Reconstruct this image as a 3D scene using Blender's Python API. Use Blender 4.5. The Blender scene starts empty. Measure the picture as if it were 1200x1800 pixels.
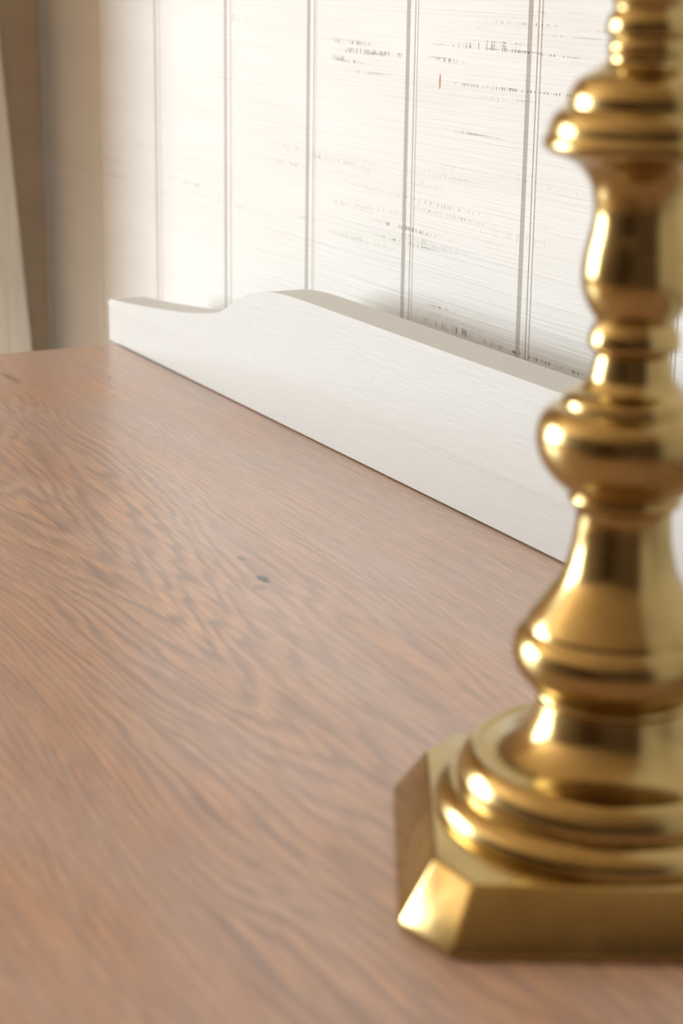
import bpy, bmesh, math, random
from mathutils import Vector, Matrix

random.seed(7)
C = bpy.context.scene
COL = C.collection
ZT = 0.76                                   # height of the dresser top above the floor

# ------------------------------------------------------------------ camera
cam_d = bpy.data.cameras.new('camera')
cam = bpy.data.objects.new('camera', cam_d)
COL.objects.link(cam)
C.camera = cam
cam_d.sensor_fit = 'VERTICAL'
cam_d.sensor_height = 36.0
cam_d.sensor_width = 24.0
cam_d.lens = 3354.12 / 1800 * 36
cam_d.clip_start = 0.02
pitch, roll, yaw = math.radians(16.3788), math.radians(0.8528), math.radians(61.9121)
fw = Vector((-math.sin(yaw) * math.cos(pitch), math.cos(yaw) * math.cos(pitch), -math.sin(pitch)))
rt = Vector((math.cos(yaw), math.sin(yaw), 0))
up = rt.cross(fw)
rt2 = rt * math.cos(roll) + up * math.sin(roll)
up2 = up * math.cos(roll) - rt * math.sin(roll)
M = Matrix((rt2, up2, -fw)).transposed().to_4x4()
M.translation = Vector((0, 0, ZT + 0.25))
cam.matrix_world = M
cam_d.dof.use_dof = True
cam_d.dof.focus_distance = 0.92
cam_d.dof.aperture_fstop = 11.0

# ------------------------------------------------------------------ world, lamps, exposure
C.view_settings.view_transform = 'Standard'
C.view_settings.look = 'None'
C.view_settings.gamma = 1.0
C.view_settings.use_curve_mapping = False
C.view_settings.exposure = 1.02
w = bpy.data.worlds.new('world')
C.world = w
w.use_nodes = True
w.node_tree.nodes['Background'].inputs[0].default_value = (0.8, 0.9, 1.0, 1)
w.node_tree.nodes['Background'].inputs[1].default_value = 0.5


def area(name, loc, direction, sx, sy, power, color):
    d = bpy.data.lights.new(name, 'AREA')
    d.shape = 'RECTANGLE'
    d.size, d.size_y = sx, sy
    d.energy = power
    d.color = color
    o = bpy.data.objects.new(name, d)
    COL.objects.link(o)
    o.location = loc
    o.rotation_euler = Vector(direction).to_track_quat('-Z', 'Y').to_euler()
    return o


# room box : XL is the face of the short return wall at the left, XO the outer wall with the window
XL, XO, XR, YB, YF, ZC = -1.468, -3.4, 2.4, 0.51, -3.4, 2.5
NIB = 0.295                                              # where the return wall ends
W1 = (-3.25, -1.20, ZT - 0.35, ZT + 1.30)                # window in the outer wall: y0, y1, z0, z1
area('window_light', (XO - 0.10, (W1[0] + W1[1]) / 2, (W1[2] + W1[3]) / 2), (1, 0, 0),
     W1[1] - W1[0], W1[3] - W1[2], 116, (0.87, 0.955, 1.0))


# ------------------------------------------------------------------ node helpers
class G:
    def __init__(self, name):
        self.m = bpy.data.materials.new(name)
        self.m.use_nodes = True
        self.t = self.m.node_tree
        self.n = self.t.nodes
        self.b = self.n['Principled BSDF']
        self._o = None

    def link(self, a, b):
        self.t.links.new(a, b)

    def put(self, sock, v):
        if hasattr(v, 'is_output'):
            self.link(v, sock)
        else:
            sock.default_value = v

    def coord(self):
        if self._o is None:
            self._o = self.n.new('ShaderNodeNewGeometry').outputs['Position']
        return self._o

    def math(self, op, a, b=None, c=None, clamp=False):
        n = self.n.new('ShaderNodeMath')
        n.operation = op
        n.use_clamp = clamp
        for i, v in enumerate((a, b, c)):
            if v is not None:
                self.put(n.inputs[i], v)
        return n.outputs[0]

    def sep(self, v):
        n = self.n.new('ShaderNodeSeparateXYZ')
        self.link(v, n.inputs[0])
        return n.outputs

    def comb(self, x, y, z):
        n = self.n.new('ShaderNodeCombineXYZ')
        for i, v in enumerate((x, y, z)):
            self.put(n.inputs[i], v)
        return n.outputs[0]

    def scale(self, v, s, loc=(0, 0, 0)):
        n = self.n.new('ShaderNodeMapping')
        self.link(v, n.inputs[0])
        n.inputs['Location'].default_value = loc
        n.inputs['Scale'].default_value = s
        return n.outputs[0]

    def noise(self, v, scale=1.0, detail=3.0, rough=0.5, dist=0.0):
        n = self.n.new('ShaderNodeTexNoise')
        self.link(v, n.inputs['Vector'])
        n.inputs['Scale'].default_value = scale
        n.inputs['Detail'].default_value = detail
        n.inputs['Roughness'].default_value = rough
        n.inputs['Distortion'].default_value = dist
        return n.outputs['Fac']

    def ramp(self, f, stops, interp='LINEAR'):
        n = self.n.new('ShaderNodeValToRGB')
        n.color_ramp.interpolation = interp
        e = n.color_ramp.elements
        while len(e) < len(stops):
            e.new(0.5)
        for i, (p, c) in enumerate(stops):
            e[i].position = p
            e[i].color = (c, c, c, 1) if isinstance(c, (int, float)) else (*c, 1)
        self.link(f, n.inputs[0])
        return n.outputs[0]

    def mix(self, f, a, b, mode='MIX'):
        n = self.n.new('ShaderNodeMix')
        n.data_type = 'RGBA'
        n.blend_type = mode
        self.put(n.inputs[0], f)
        for s, v in ((6, a), (7, b)):
            if isinstance(v, tuple):
                v = (*v, 1) if len(v) == 3 else v
            self.put(n.inputs[s], v)
        return n.outputs[2]

    def bump(self, h, strength, dist, prev=None):
        n = self.n.new('ShaderNodeBump')
        self.link(h, n.inputs['Height'])
        n.inputs['Strength'].default_value = strength
        n.inputs['Distance'].default_value = dist
        if prev is not None:
            self.link(prev, n.inputs['Normal'])
        return n.outputs[0]

    def out(self, **kw):
        for k, v in kw.items():
            s = self.b.inputs[k.replace('_', ' ')]
            if isinstance(v, tuple) and len(v) == 3:
                v = (*v, 1)
            self.put(s, v)
        return self.m

    def spot(self, v, cx, cy, rx, ry, ang=0.0):
        """1 inside a soft ellipse at (cx, cy) of the (x, y) plane of v."""
        s = self.sep(v)
        dx = self.math('SUBTRACT', s[0], cx)
        dy = self.math('SUBTRACT', s[1], cy)
        a = self.math('DIVIDE', dx, rx)
        b = self.math('DIVIDE', dy, ry)
        d = self.math('ADD', self.math('MULTIPLY', a, a), self.math('MULTIPLY', b, b))
        return self.math('SUBTRACT', 1.0, d, clamp=True)


def srgb(r, g, b):
    f = lambda c: (c / 12.92 if c <= 0.04045 else ((c + 0.055) / 1.055) ** 2.4)
    return tuple(f(c / 255) for c in (r, g, b))


# ------------------------------------------------------------------ materials
def mat_wall(name='white_painted_sawn_wood', ca=srgb(228, 227, 223), cb=srgb(234, 233, 230)):
    g = G(name)
    p = g.coord()
    s = g.sep(p)
    q = g.comb(g.math('ADD', s[0], g.math('MULTIPLY', s[1], 1.0)), s[2], 0.0)   # along the wall, height
    warp = g.noise(g.scale(q, (7, 30, 1)), 1.0, 2, 0.5)
    lines = g.noise(g.scale(q, (6, 560, 1)), 1.0, 3, 0.6)
    wide = g.noise(g.scale(q, (3, 130, 1), (3, 1, 0)), 1.0, 2, 0.5)
    h = g.math('ADD', lines, g.math('MULTIPLY', wide, 0.7))
    nrm = g.bump(h, 0.55, 0.0010)
    # broken paint: rows of short upright ticks inside long horizontal bands
    band = g.ramp(g.noise(g.scale(q, (4.5, 95, 1), (11.3, 5.2, 0)), 1.0, 2, 0.5), [(0.60, 0), (0.68, 1)])
    patch = g.ramp(g.noise(g.scale(q, (5, 9, 1), (2.1, 7.7, 0)), 1.0, 2, 0.5), [(0.55, 0), (0.75, 0.7)])
    for (cx, cz, rx, rz) in ((-0.800, 0.200, 0.070, 0.020), (-0.745, 0.205, 0.05, 0.024), (-0.935, 0.197, 0.045, 0.014), (-0.925, 0.104, 0.075, 0.016),
                             (-0.830, 0.163, 0.05, 0.007), (-0.79, 0.066, 0.09, 0.012), (-1.12, 0.099, 0.14, 0.006)):
        patch = g.math('MAXIMUM', patch, g.ramp(g.spot(q, cx + 0.51, cz + ZT, rx, rz), [(0, 0), (0.4, 0.9)]))
    band = g.math('MAXIMUM', band, g.ramp(g.noise(g.scale(q, (6, 300, 1), (7.3, 1.2, 0)), 1.0, 1, 0.5), [(0.58, 0), (0.64, 1)]))
    tick = g.ramp(g.noise(g.scale(q, (700, 110, 1)), 1.0, 1, 0.5), [(0.54, 0), (0.62, 1)])
    crack = g.ramp(g.noise(g.scale(q, (22, 620, 1), (0.4, 0, 0)), 1.0, 2, 0.5), [(0.62, 0), (0.68, 1)])
    m = g.math('MULTIPLY', g.math('MULTIPLY', band, patch), g.math('MAXIMUM', tick, crack))
    c = g.ramp(warp, [(0.3, ca), (0.7, cb)])
    c = g.mix(g.math('MULTIPLY', m, 0.75), c, srgb(112, 100, 90))
    chip = g.spot(q, -0.856 + 0.51, ZT + 0.187, 0.0011, 0.0046)
    c = g.mix(g.ramp(chip, [(0.0, 0), (0.5, 0.9)]), c, srgb(176, 120, 70))
    nrm = g.bump(m, 0.6, -0.0006, nrm)
    return g.out(Base_Color=c, Roughness=0.62, Normal=nrm)


def mat_backboard():
    g = G('white_painted_backboard')
    p = g.coord()
    fine = g.noise(g.scale(p, (60, 60, 420)), 1.0, 3, 0.55)
    brush = g.noise(g.scale(p, (12, 12, 130)), 1.0, 2, 0.5)
    nrm = g.bump(g.math('ADD', fine, g.math('MULTIPLY', brush, 0.6)), 0.22, 0.0006)
    cell = g.ramp(g.noise(g.scale(p, (300, 300, 240), (4, 2, 1)), 1.0, 2, 0.5), [(0.70, 0), (0.74, 1)])
    area_ = g.ramp(g.noise(g.scale(p, (16, 16, 30), (1, 3, 6)), 1.0, 1, 0.5), [(0.55, 0), (0.68, 1)])
    c = g.mix(g.math('MULTIPLY', g.math('MULTIPLY', cell, area_), 0.5), srgb(211, 213, 211), srgb(140, 145, 138))
    return g.out(Base_Color=c, Roughness=0.5, Normal=nrm)


def mat_wood():
    g = G('stained_oak_top')
    p = g.coord()
    s = g.sep(p)
    x, y = s[0], s[1]
    lo = g.noise(g.scale(p, (2.2, 9, 1), (0.3, 0.2, 0)), 1.0, 2, 0.5)
    mid = g.noise(g.scale(p, (6, 34, 1), (1.3, 4.2, 0)), 1.0, 2, 0.5)
    yy = g.math('SUBTRACT', y, 0.285)
    yy = g.math('ADD', yy, g.math('MULTIPLY', g.math('SUBTRACT', lo, 0.5), 0.11))
    dep = g.math('ADD', 0.075, g.math('MULTIPLY', g.math('ADD', x, 0.75), 0.055))
    dep = g.math('ADD', dep, g.math('MULTIPLY', g.math('SUBTRACT', mid, 0.5), 0.018))
    r = g.math('SQRT', g.math('ADD', g.math('MULTIPLY', yy, yy), g.math('MULTIPLY', dep, dep)))
    r = g.math('ADD', r, g.math('MULTIPLY', g.noise(g.scale(p, (22, 330, 1)), 1.0, 2, 0.5), 0.0024))
    ring = g.math('FRACT', g.math('DIVIDE', r, 0.0026))
    band = g.ramp(ring, [(0.0, 1.0), (0.18, 0.95), (0.48, 0.0), (0.80, 0.05), (1.0, 1.0)])
    pores = g.ramp(g.noise(g.scale(p, (70, 1150, 1)), 1.0, 2, 0.5), [(0.50, 0), (0.66, 1)])
    blot = g.noise(g.scale(p, (10, 26, 1), (5.1, 1.2, 0)), 1.0, 3, 0.6)
    light = g.mix(g.ramp(blot, [(0.35, 0), (0.65, 1)]), WOOD_LIGHT, WOOD_ORANGE)
    dark = g.mix(g.ramp(blot, [(0.35, 0), (0.7, 1)]), WOOD_GREY, WOOD_DARK)
    fade = g.ramp(g.noise(g.scale(p, (4, 16, 1), (8.0, 3.0, 0)), 1.0, 2, 0.5), [(0.3, 0.35), (0.7, 0.95)])
    fade = g.math('MULTIPLY', fade, g.ramp(y, [(0.33, 1.0), (0.40, 0.45)]))
    fade = g.math('MULTIPLY', fade, g.ramp(g.noise(g.scale(p, (13, 190, 1), (3.0, 9.0, 0)), 1.0, 2, 0.5), [(0.36, 0.35), (0.56, 1.0)]))
    fine = g.ramp(g.noise(g.scale(p, (7, 820, 1), (1.0, 4.0, 0)), 1.0, 2, 0.5), [(0.40, 0), (0.64, 1)])
    c = g.mix(g.math('MULTIPLY', band, fade), light, dark)
    c = g.mix(g.math('MULTIPLY', fine, 0.40), c, WOOD_GREY)
    dash = g.ramp(g.noise(g.scale(p, (16, 420, 1), (2.0, 6.0, 0)), 1.0, 2, 0.5), [(0.42, 0), (0.62, 1)])
    c = g.mix(g.math('MULTIPLY', dash, 0.42), c, WOOD_GREY)
    c = g.mix(g.math('MULTIPLY', pores, 0.32), c, WOOD_DARK)
    for (cx, cy, rx, ry, k) in ((-0.677, 0.325, 0.0055, 0.0022, 0.85), (-0.706, 0.3288, 0.004, 0.0016, 0.5),
                                (-0.668, 0.319, 0.004, 0.003, 0.35), (-1.088, 0.3535, 0.018, 0.003, 0.45),
                                (-1.066, 0.408, 0.002, 0.001, 0.8)):
        rag = g.math('ADD', g.spot(p, cx, cy, rx * 1.3, ry * 1.3), g.math('MULTIPLY', g.math('SUBTRACT', g.noise(g.scale(p, (500, 1500, 1)), 1.0, 2, 0.5), 0.5), 1.1))
        m = g.math('MULTIPLY', g.ramp(g.math('MULTIPLY', rag, g.ramp(g.spot(p, cx, cy, rx * 1.6, ry * 1.6), [(0.0, 0), (0.3, 1)])), [(0.3, 0), (0.7, 1)]), k)
        c = g.mix(m, c, srgb(52, 52, 54))
    nrm = g.bump(g.math('ADD', pores, g.math('MULTIPLY', band, 0.4)), 0.10, -0.0004)
    return g.out(Base_Color=c, Roughness=WOOD_ROUGH, Normal=nrm, Specular_IOR_Level=0.5, Coat_Weight=0.5, Coat_Roughness=0.3)


WOOD_LIGHT = srgb(220, 192, 175)
WOOD_ORANGE = srgb(227, 182, 148)
WOOD_GREY = srgb(176, 155, 150)
WOOD_DARK = srgb(142, 118, 110)
WOOD_ROUGH = 0.36


def mat_brass():
    g = G('aged_brass')
    p = g.coord()
    n1 = g.noise(p, 55, 4, 0.6)
    n2 = g.noise(p, 260, 3, 0.6)
    c = g.ramp(n1, [(0.3, (0.41, 0.30, 0.12)), (0.6, (0.52, 0.39, 0.165)), (0.8, (0.57, 0.45, 0.22))])
    rg = g.ramp(g.math('ADD', g.math('MULTIPLY', n1, 0.6), g.math('MULTIPLY', n2, 0.4)), [(0.3, 0.14), (0.7, 0.27)])
    return g.out(Base_Color=c, Metallic=1.0, Roughness=rg, Normal=g.bump(n1, 0.12, 0.0008))


def mat_plain(name, col, rough=0.6, var=0.06, sc=8):
    g = G(name)
    n = g.noise(g.coord(), sc, 3, 0.5)
    a = tuple(max(0, c * (1 - var)) for c in col)
    b = tuple(min(1, c * (1 + var)) for c in col)
    return g.out(Base_Color=g.ramp(n, [(0.3, a), (0.7, b)]), Roughness=rough)


def mat_board():
    g = G('worn_white_board')
    p = g.coord()
    n = g.noise(g.scale(p, (60, 60, 26)), 1.0, 3, 0.6)
    gr = g.noise(g.scale(p, (240, 240, 10)), 1.0, 3, 0.5)
    c = g.mix(g.ramp(gr, [(0.4, 0), (0.7, 0.5)]), srgb(232, 226, 216), srgb(205, 194, 180))
    c = g.mix(g.ramp(n, [(0.62, 0), (0.72, 0.8)]), c, srgb(95, 82, 70))
    return g.out(Base_Color=c, Roughness=0.7, Normal=g.bump(gr, 0.3, 0.001))


M_WALL = mat_wall()
M_WALL_SHADE = mat_wall('warm_shade_sawn_wood', srgb(206, 184, 156), srgb(214, 193, 166))  # same sawn wood as the back wall, with warm shade put into the colour
M_BACK = mat_backboard()
M_WOOD = mat_wood()
M_BRASS = mat_brass()
M_BOARD = mat_board()
M_PAINT = mat_plain('white_cabinet_paint', srgb(236, 233, 226), 0.45)
M_FLOOR = mat_plain('brown_floor_boards', srgb(158, 126, 96), 0.5, 0.2, 6)
M_ROOM = mat_plain('beige_room_wall', srgb(88, 70, 53), 0.8)
M_TAN = mat_plain('tan_room_wall', srgb(84, 63, 44), 0.8)
M_CEIL = mat_plain('ceiling_paint', srgb(222, 192, 156), 0.9)
M_DARK_PANEL = mat_plain('dark_reflection_panel', srgb(70, 48, 34), 0.5, 0.15)  # dark tone of the panels added for brass reflections


# ------------------------------------------------------------------ mesh helpers
def obj(name, bm, mat, parent=None, smooth=False, auto=None):
    me = bpy.data.meshes.new(name)
    bmesh.ops.recalc_face_normals(bm, faces=bm.faces)
    bm.to_mesh(me)
    bm.free()
    me.materials.append(mat)
    if smooth:
        for f in me.polygons:
            f.use_smooth = True
        if auto is not None:
            me.set_sharp_from_angle(angle=math.radians(auto))
    o = bpy.data.objects.new(name, me)
    COL.objects.link(o)
    if parent is not None:
        o.parent = parent
    return o


def add_box(bm, x0, x1, y0, y1, z0, z1, bevel=0.0, seg=2):
    vs = [bm.verts.new((x, y, z)) for x in (x0, x1) for y in (y0, y1) for z in (z0, z1)]
    F = [(0, 1, 3, 2), (4, 6, 7, 5), (0, 4, 5, 1), (2, 3, 7, 6), (0, 2, 6, 4), (1, 5, 7, 3)]
    fs = [bm.faces.new([vs[i] for i in f]) for f in F]
    if bevel:
        es = list({e for f in fs for e in f.edges})
        bmesh.ops.bevel(bm, geom=es, offset=bevel, segments=seg, profile=0.5, affect='EDGES')
    return bm


def box(*a, **k):
    return add_box(bmesh.new(), *a, **k)


def prism(pts, axis, a, b):
    """extrude a 2-D outline along an axis ('y' : pts are x,z ; 'z' : pts are x,y)."""
    bm = bmesh.new()
    mk = {'y': lambda p, t: (p[0], t, p[1]), 'z': lambda p, t: (p[0], p[1], t)}[axis]
    lo = [bm.verts.new(mk(p, a)) for p in pts]
    hi = [bm.verts.new(mk(p, b)) for p in pts]
    n = len(pts)
    bm.faces.new(lo)
    bm.faces.new(hi[::-1])
    for i in range(n):
        j = (i + 1) % n
        bm.faces.new((lo[i], hi[i], hi[j], lo[j]))
    return bm


def catmull(pts, sub=5):
    out = []
    P = [pts[0]] + list(pts) + [pts[-1]]
    for i in range(1, len(P) - 2):
        p0, p1, p2, p3 = P[i - 1], P[i], P[i + 1], P[i + 2]
        for k in range(sub):
            t = k / sub
            out.append(tuple(0.5 * ((2 * b) + (c - a) * t + (2 * a - 5 * b + 4 * c - d) * t * t
                                    + (3 * b - a - 3 * c + d) * t ** 3)
                             for a, b, c, d in zip(p0, p1, p2, p3)))
    out.append(tuple(pts[-1]))
    return out


def lathe(prof, sub=5, seg=112):
    bm = bmesh.new()
    pr = catmull(prof, sub) if sub > 1 else prof
    rings = []
    for r, z in pr:
        rings.append([bm.verts.new((r * math.cos(2 * math.pi * k / seg), r * math.sin(2 * math.pi * k / seg), z))
                      for k in range(seg)])
    for a, b in zip(rings, rings[1:]):
        for k in range(seg):
            j = (k + 1) % seg
            bm.faces.new((a[k], a[j], b[j], b[k]))
    bm.faces.new(rings[0][::-1])
    bm.faces.new(rings[-1])
    return bm


def struct(o):
    o['kind'] = 'structure'
    return o


def tag(o, label, cat, group=None):
    o['label'] = label
    o['category'] = cat
    if group:
        o['group'] = group
    return o


def empty(name, loc, rz=0.0):
    o = bpy.data.objects.new(name, None)
    o.empty_display_size = 0.05
    COL.objects.link(o)
    o.location = loc
    o.rotation_euler = (0, 0, rz)
    return o


# ------------------------------------------------------------------ the room
struct(obj('floor', box(XO - 0.1, XR + 0.1, YF - 0.1, YB + 0.1, -0.05, 0), M_FLOOR))
struct(obj('ceiling', box(XO - 0.1, XR + 0.1, YF - 0.1, YB + 0.1, ZC, ZC + 0.05), M_CEIL))
GAP = 0.0011                                                     # depth of the recess between planks
wall_back = struct(obj('wall_back', box(XO, XR, YB + 0.012, YB + 0.06, 0, ZC), M_WALL))
PITCH, X0, GW = 0.1149, -1.3487, 0.0098
me_plank = None
k = -17
while X0 + PITCH * k < XR - PITCH:
    xs = X0 + PITCH * k
    if me_plank is None:
        d = GAP
        sec = [(0, 0.012), (0, d), (0.0044, d), (0.0049, d + 0.0008), (0.0054, d), (0.0073, d), (0.0079, d + 0.0009), (0.0084, d),
               (0.0092, 0.0006), (0.0100, 0.0), (PITCH - 0.0024, 0.0), (PITCH - 0.0002, d), (PITCH, d), (PITCH, 0.012)]
        bm = prism(sec, 'z', 0.0, ZC)
        o = obj('plank', bm, M_WALL, wall_back)
        me_plank = o.data
    else:
        o = bpy.data.objects.new('plank', me_plank)
        COL.objects.link(o)
        o.parent = wall_back
    o.location = (xs, YB, 0)
    k += 1

# the short return wall at the left, then the outer wall with its window opening
struct(obj('wall_left', box(XL - 0.11, XL, NIB, YB + 0.001, 0, ZC), M_WALL_SHADE))
bm = bmesh.new()
for (ya, yb, za, zb) in ((YF, W1[0], 0, ZC), (W1[1], YB + 0.012, 0, ZC), (W1[0], W1[1], 0, W1[2]), (W1[0], W1[1], W1[3], ZC)):
    add_box(bm, XO - 0.10, XO, ya, yb, za, zb)
struct(obj('wall_outer', bm, M_CEIL))
struct(obj('wall_front', box(XO, XR, YF - 0.1, YF, 0, ZC), M_ROOM))
struct(obj('wall_right', box(XR, XR + 0.1, YF, YB, 0, ZC), M_TAN))


bm = bmesh.new()
for (p, q, za, zb) in ((W1[0], W1[0] + 0.04, W1[2], W1[3]), (W1[1] - 0.04, W1[1], W1[2], W1[3]),
                       (W1[0], W1[1], W1[2], W1[2] + 0.04), (W1[0], W1[1], W1[3] - 0.04, W1[3])):
    add_box(bm, XO - 0.08, XO - 0.04, p, q, za, zb)
struct(obj('window_1', bm, M_PAINT))
# unseen dark panels on right and front walls, added for dark reflections in brass
struct(obj('reflection_panel_1', box(XR - 0.03, XR, -1.9, -1.05, 0, 2.05), M_DARK_PANEL))
struct(obj('reflection_panel_2', box(0.35, 1.2, YF, YF + 0.03, 0, 2.05), M_DARK_PANEL))

# ------------------------------------------------------------------ dresser
TX0, TX1, TY0, TY1 = -1.163, 0.16, -0.035, 0.476
dr = tag(empty('dresser', ((TX0 + TX1) / 2, (TY0 + TY1) / 2, 0)),
         'white dresser with brown stained wooden top and low white scalloped backboard', 'dresser')
off = Vector(dr.location)


def dpart(name, bm, mat, **k):
    o = obj(name, bm, mat, dr, **k)
    o.location = -off
    return o


bm = box(TX0, TX1, TY0, TY1, ZT - 0.024, ZT, bevel=0.0035, seg=3)
o = dpart('tabletop', bm, M_WOOD, smooth=True, auto=40)
o['label'] = 'brown stained wooden top with visible grain'
# backboard : outline in x,z, straight in the middle, stepping down in an ogee at both ends
half = [(-1.1755, 0.0006), (-1.1762, 0.0235), (-1.1745, 0.0262), (-1.1715, 0.0277), (-1.1670, 0.0283), (-1.149, 0.0296), (-1.139, 0.0304),
        (-1.105, 0.0336), (-1.069, 0.0374), (-1.045, 0.0402), (-1.026, 0.0430), (-1.010, 0.0457), (-1.001, 0.0476), (-0.993, 0.0502), (-0.984, 0.0545),
        (-0.972, 0.0602), (-0.957, 0.0654), (-0.9365, 0.0700), (-0.917, 0.0721), (-0.897, 0.0728), (-0.878, 0.0729)]
mid = (TX0 + TX1) / 2
pts = [half[0], half[1]] + catmull(half[1:], 4)[1:]
right = [(2 * mid - x, z) for x, z in pts][::-1]
line = pts + [(-0.8, 0.0729), (-0.65, 0.0729), (-0.5, 0.0729), (-0.35, 0.0729), (-0.2, 0.0729)] + right
bm = prism([(x, z + ZT) for x, z in line], 'y', 0.4500, 0.4735)
es = [e for e in bm.edges if abs(e.verts[0].co.y - e.verts[1].co.y) < 1e-6 and max(v.co.z for v in e.verts) > ZT + 0.002]
bmesh.ops.bevel(bm, geom=es, offset=0.0028, segments=4, profile=0.5, affect='EDGES')
o = dpart('backboard', bm, M_BACK, smooth=True, auto=50)
o['label'] = 'low white painted backboard with a scalloped end'
dpart('cabinet_body', box(TX0 + 0.025, TX1 - 0.025, TY0 + 0.02, TY1 - 0.012, 0.14, ZT - 0.024, bevel=0.003), M_PAINT)
for lx in (TX0 + 0.05, TX1 - 0.05):
    for ly in (TY0 + 0.05, TY1 - 0.04):
        dpart('leg', box(lx - 0.022, lx + 0.022, ly - 0.022, ly + 0.022, 0, 0.14, bevel=0.004), M_PAINT)

# ------------------------------------------------------------------ candlestick
ANG = math.radians(61.61)
CX, CY = -0.4045, 0.3032
cs = tag(empty('candlestick', (CX, CY, ZT + 0.0003), ANG),
         'tall turned brass candlestick standing at the right on the wooden dresser top', 'candlestick')


def octo(h, ca, cb):
    """square of half width h, corners cut by ca along x and cb along y."""
    return [(-h + ca, -h), (h - ca, -h), (h, -h + cb), (h, h - cb), (h - ca, h), (-h + ca, h), (-h, h - cb), (-h, -h + cb)]


bm = bmesh.new()
H0 = 0.0600
lv = [(0.0, H0 - 0.0004, 0.0130, 0.0170), (0.0018, H0, 0.0130, 0.0173), (0.0172, H0 - 0.0094, 0.0095, 0.0150)]
rings = [[bm.verts.new((x, y, z)) for x, y in octo(h, ca, cb)] for z, h, ca, cb in lv]
for a, b in zip(rings, rings[1:]):
    for i in range(8):
        bm.faces.new((a[i], a[(i + 1) % 8], b[(i + 1) % 8], b[i]))
bm.faces.new(rings[0][::-1])
bm.faces.new(rings[-1])
bmesh.ops.bevel(bm, geom=list(bm.edges), offset=0.0011, segments=3, profile=0.5, affect='EDGES')
o = obj('plinth', bm, M_BRASS, cs, smooth=True, auto=50)
o['label'] = 'square brass plinth with cut corners'

DOME = [(0.0480, 0.0163), (0.0492, 0.0178), (0.0492, 0.0200), (0.0478, 0.0225), (0.0450, 0.0244), (0.0430, 0.0248), (0.0433, 0.0262),
        (0.0432, 0.0285), (0.0420, 0.0312), (0.0402, 0.0334), (0.0382, 0.0344), (0.0366, 0.0340), (0.0350, 0.0342),
        (0.0318, 0.0352), (0.0285, 0.0370), (0.0256, 0.0396), (0.0235, 0.0426), (0.0222, 0.0458), (0.0214, 0.0490), (0.0212, 0.0502),
        (0.0218, 0.0508), (0.0222, 0.0518), (0.0218, 0.0529), (0.0205, 0.0534)]
KNOP = [(0.0205, 0.0532), (0.0212, 0.0538), (0.0232, 0.0548), (0.0258, 0.0566), (0.0278, 0.0592), (0.0288, 0.0625), (0.0289, 0.0655), (0.0282, 0.0682),
        (0.0268, 0.0703), (0.0256, 0.0716), (0.0253, 0.0722), (0.0250, 0.0730), (0.0238, 0.0750), (0.0217, 0.0780), (0.0194, 0.0813), (0.0170, 0.0850),
        (0.0153, 0.0886), (0.0142, 0.0930), (0.0135, 0.0972), (0.0131, 0.1015), (0.0131, 0.1045), (0.0136, 0.1060), (0.0138, 0.1064)]
BULB = [(0.0138, 0.1062), (0.0149, 0.1070), (0.0155, 0.1080), (0.0154, 0.1090), (0.0149, 0.1097), (0.0158, 0.1104), (0.0183, 0.1122),
        (0.0209, 0.1148), (0.0229, 0.1176), (0.0242, 0.1205), (0.0249, 0.1236), (0.0249, 0.1268), (0.0240, 0.1300), (0.0224, 0.1322),
        (0.0206, 0.1335), (0.0186, 0.1342), (0.0183, 0.1352), (0.0176, 0.1366), (0.0158, 0.1378), (0.0140, 0.1386), (0.0132, 0.1392),
        (0.0124, 0.1402), (0.0114, 0.1416)]
COLLAR = [(0.0114, 0.1414), (0.0110, 0.1428), (0.0106, 0.1450), (0.0101, 0.1472), (0.0100, 0.1480), (0.0106, 0.1486), (0.0117, 0.1496), (0.0122, 0.1508),
          (0.0122, 0.1522), (0.0118, 0.1538), (0.0112, 0.1552), (0.0106, 0.1564), (0.0103, 0.1570)]
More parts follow.
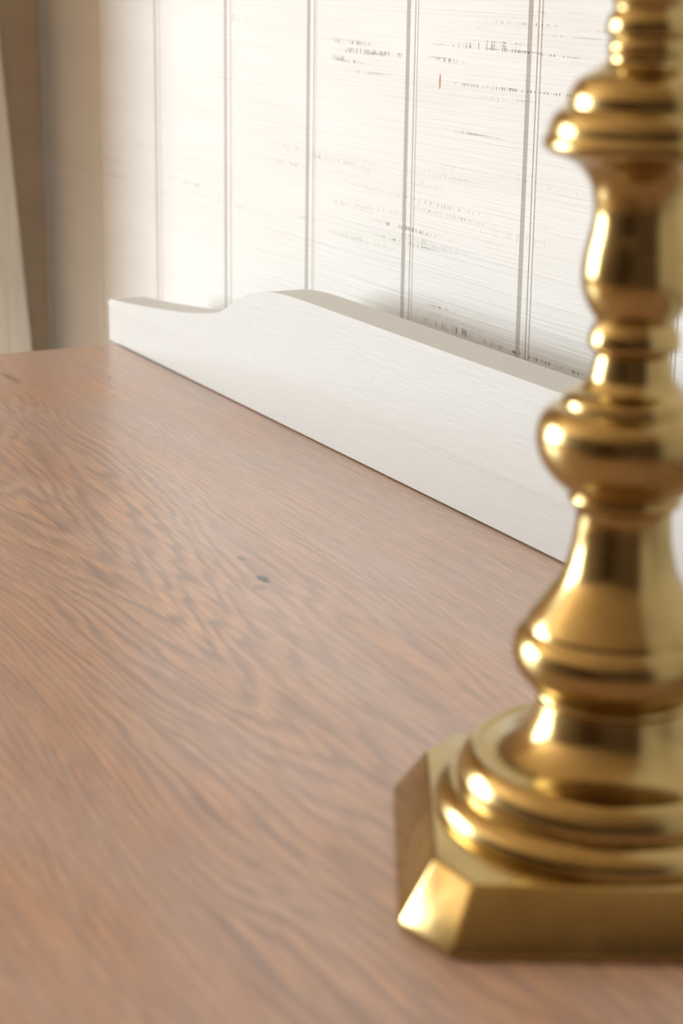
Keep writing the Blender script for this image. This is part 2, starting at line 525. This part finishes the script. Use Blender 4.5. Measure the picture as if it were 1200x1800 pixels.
VASE = [(0.0103, 0.1568), (0.0110, 0.1578), (0.0122, 0.1596), (0.0136, 0.1624), (0.0145, 0.1652), (0.0149, 0.1682), (0.0148, 0.1716), (0.0143, 0.1752),
        (0.0136, 0.1785), (0.0129, 0.1815), (0.0125, 0.1850), (0.0128, 0.1890), (0.0135, 0.1922), (0.0152, 0.1952), (0.0175, 0.1975), (0.0202, 0.1992),
        (0.0220, 0.2000)]
FLARE = [(0.0218, 0.1998), (0.0240, 0.2006), (0.0259, 0.2017), (0.0265, 0.2030), (0.0261, 0.2046), (0.0254, 0.2056), (0.0252, 0.2066), (0.0246, 0.2088), (0.0234, 0.2108),
         (0.0222, 0.2118), (0.0208, 0.2124), (0.0206, 0.2134), (0.0202, 0.2156), (0.0192, 0.2176), (0.0180, 0.2192), (0.0160, 0.2206),
         (0.0142, 0.2216), (0.0122, 0.2228), (0.0110, 0.2240)]
SOCKET = [(0.0108, 0.2238), (0.0107, 0.2250), (0.0110, 0.2264), (0.0111, 0.2278), (0.0106, 0.2290), (0.0105, 0.2296), (0.0113, 0.2308), (0.0116, 0.2322),
          (0.0113, 0.2342), (0.0103, 0.2360), (0.0098, 0.2370), (0.0100, 0.2382), (0.0106, 0.2398), (0.0107, 0.2412), (0.0100, 0.2428),
          (0.0094, 0.2440), (0.0098, 0.2460), (0.0116, 0.2490), (0.0132, 0.2530), (0.0138, 0.2580), (0.0136, 0.2640), (0.0132, 0.2700),
          (0.0136, 0.2740), (0.0152, 0.2765), (0.0170, 0.2775), (0.0172, 0.2786), (0.0160, 0.2790), (0.0118, 0.2790), (0.0110, 0.2780), (0.0110, 0.2600)]
for nm, pr in (('foot_dome', DOME), ('stem_knop', KNOP), ('stem_bulb', BULB), ('stem_collar', COLLAR), ('stem_vase', VASE),
               ('stem_flare', FLARE), ('candle_socket', SOCKET)):
    obj(nm, lathe(pr), M_BRASS, cs, smooth=True)

# ------------------------------------------------------------------ worn board leaning in the corner
bd = obj('leaning_board', box(-0.015, 0.0, -0.055, 0.0, -0.75, 0.75, bevel=0.003), M_BOARD)
tag(bd, 'worn white board leaning in the far left corner behind the dresser', 'board')
bd.location = (-1.428, 0.4775, ZT)
bd.rotation_euler = (math.radians(4.0), 0, math.radians(-22))
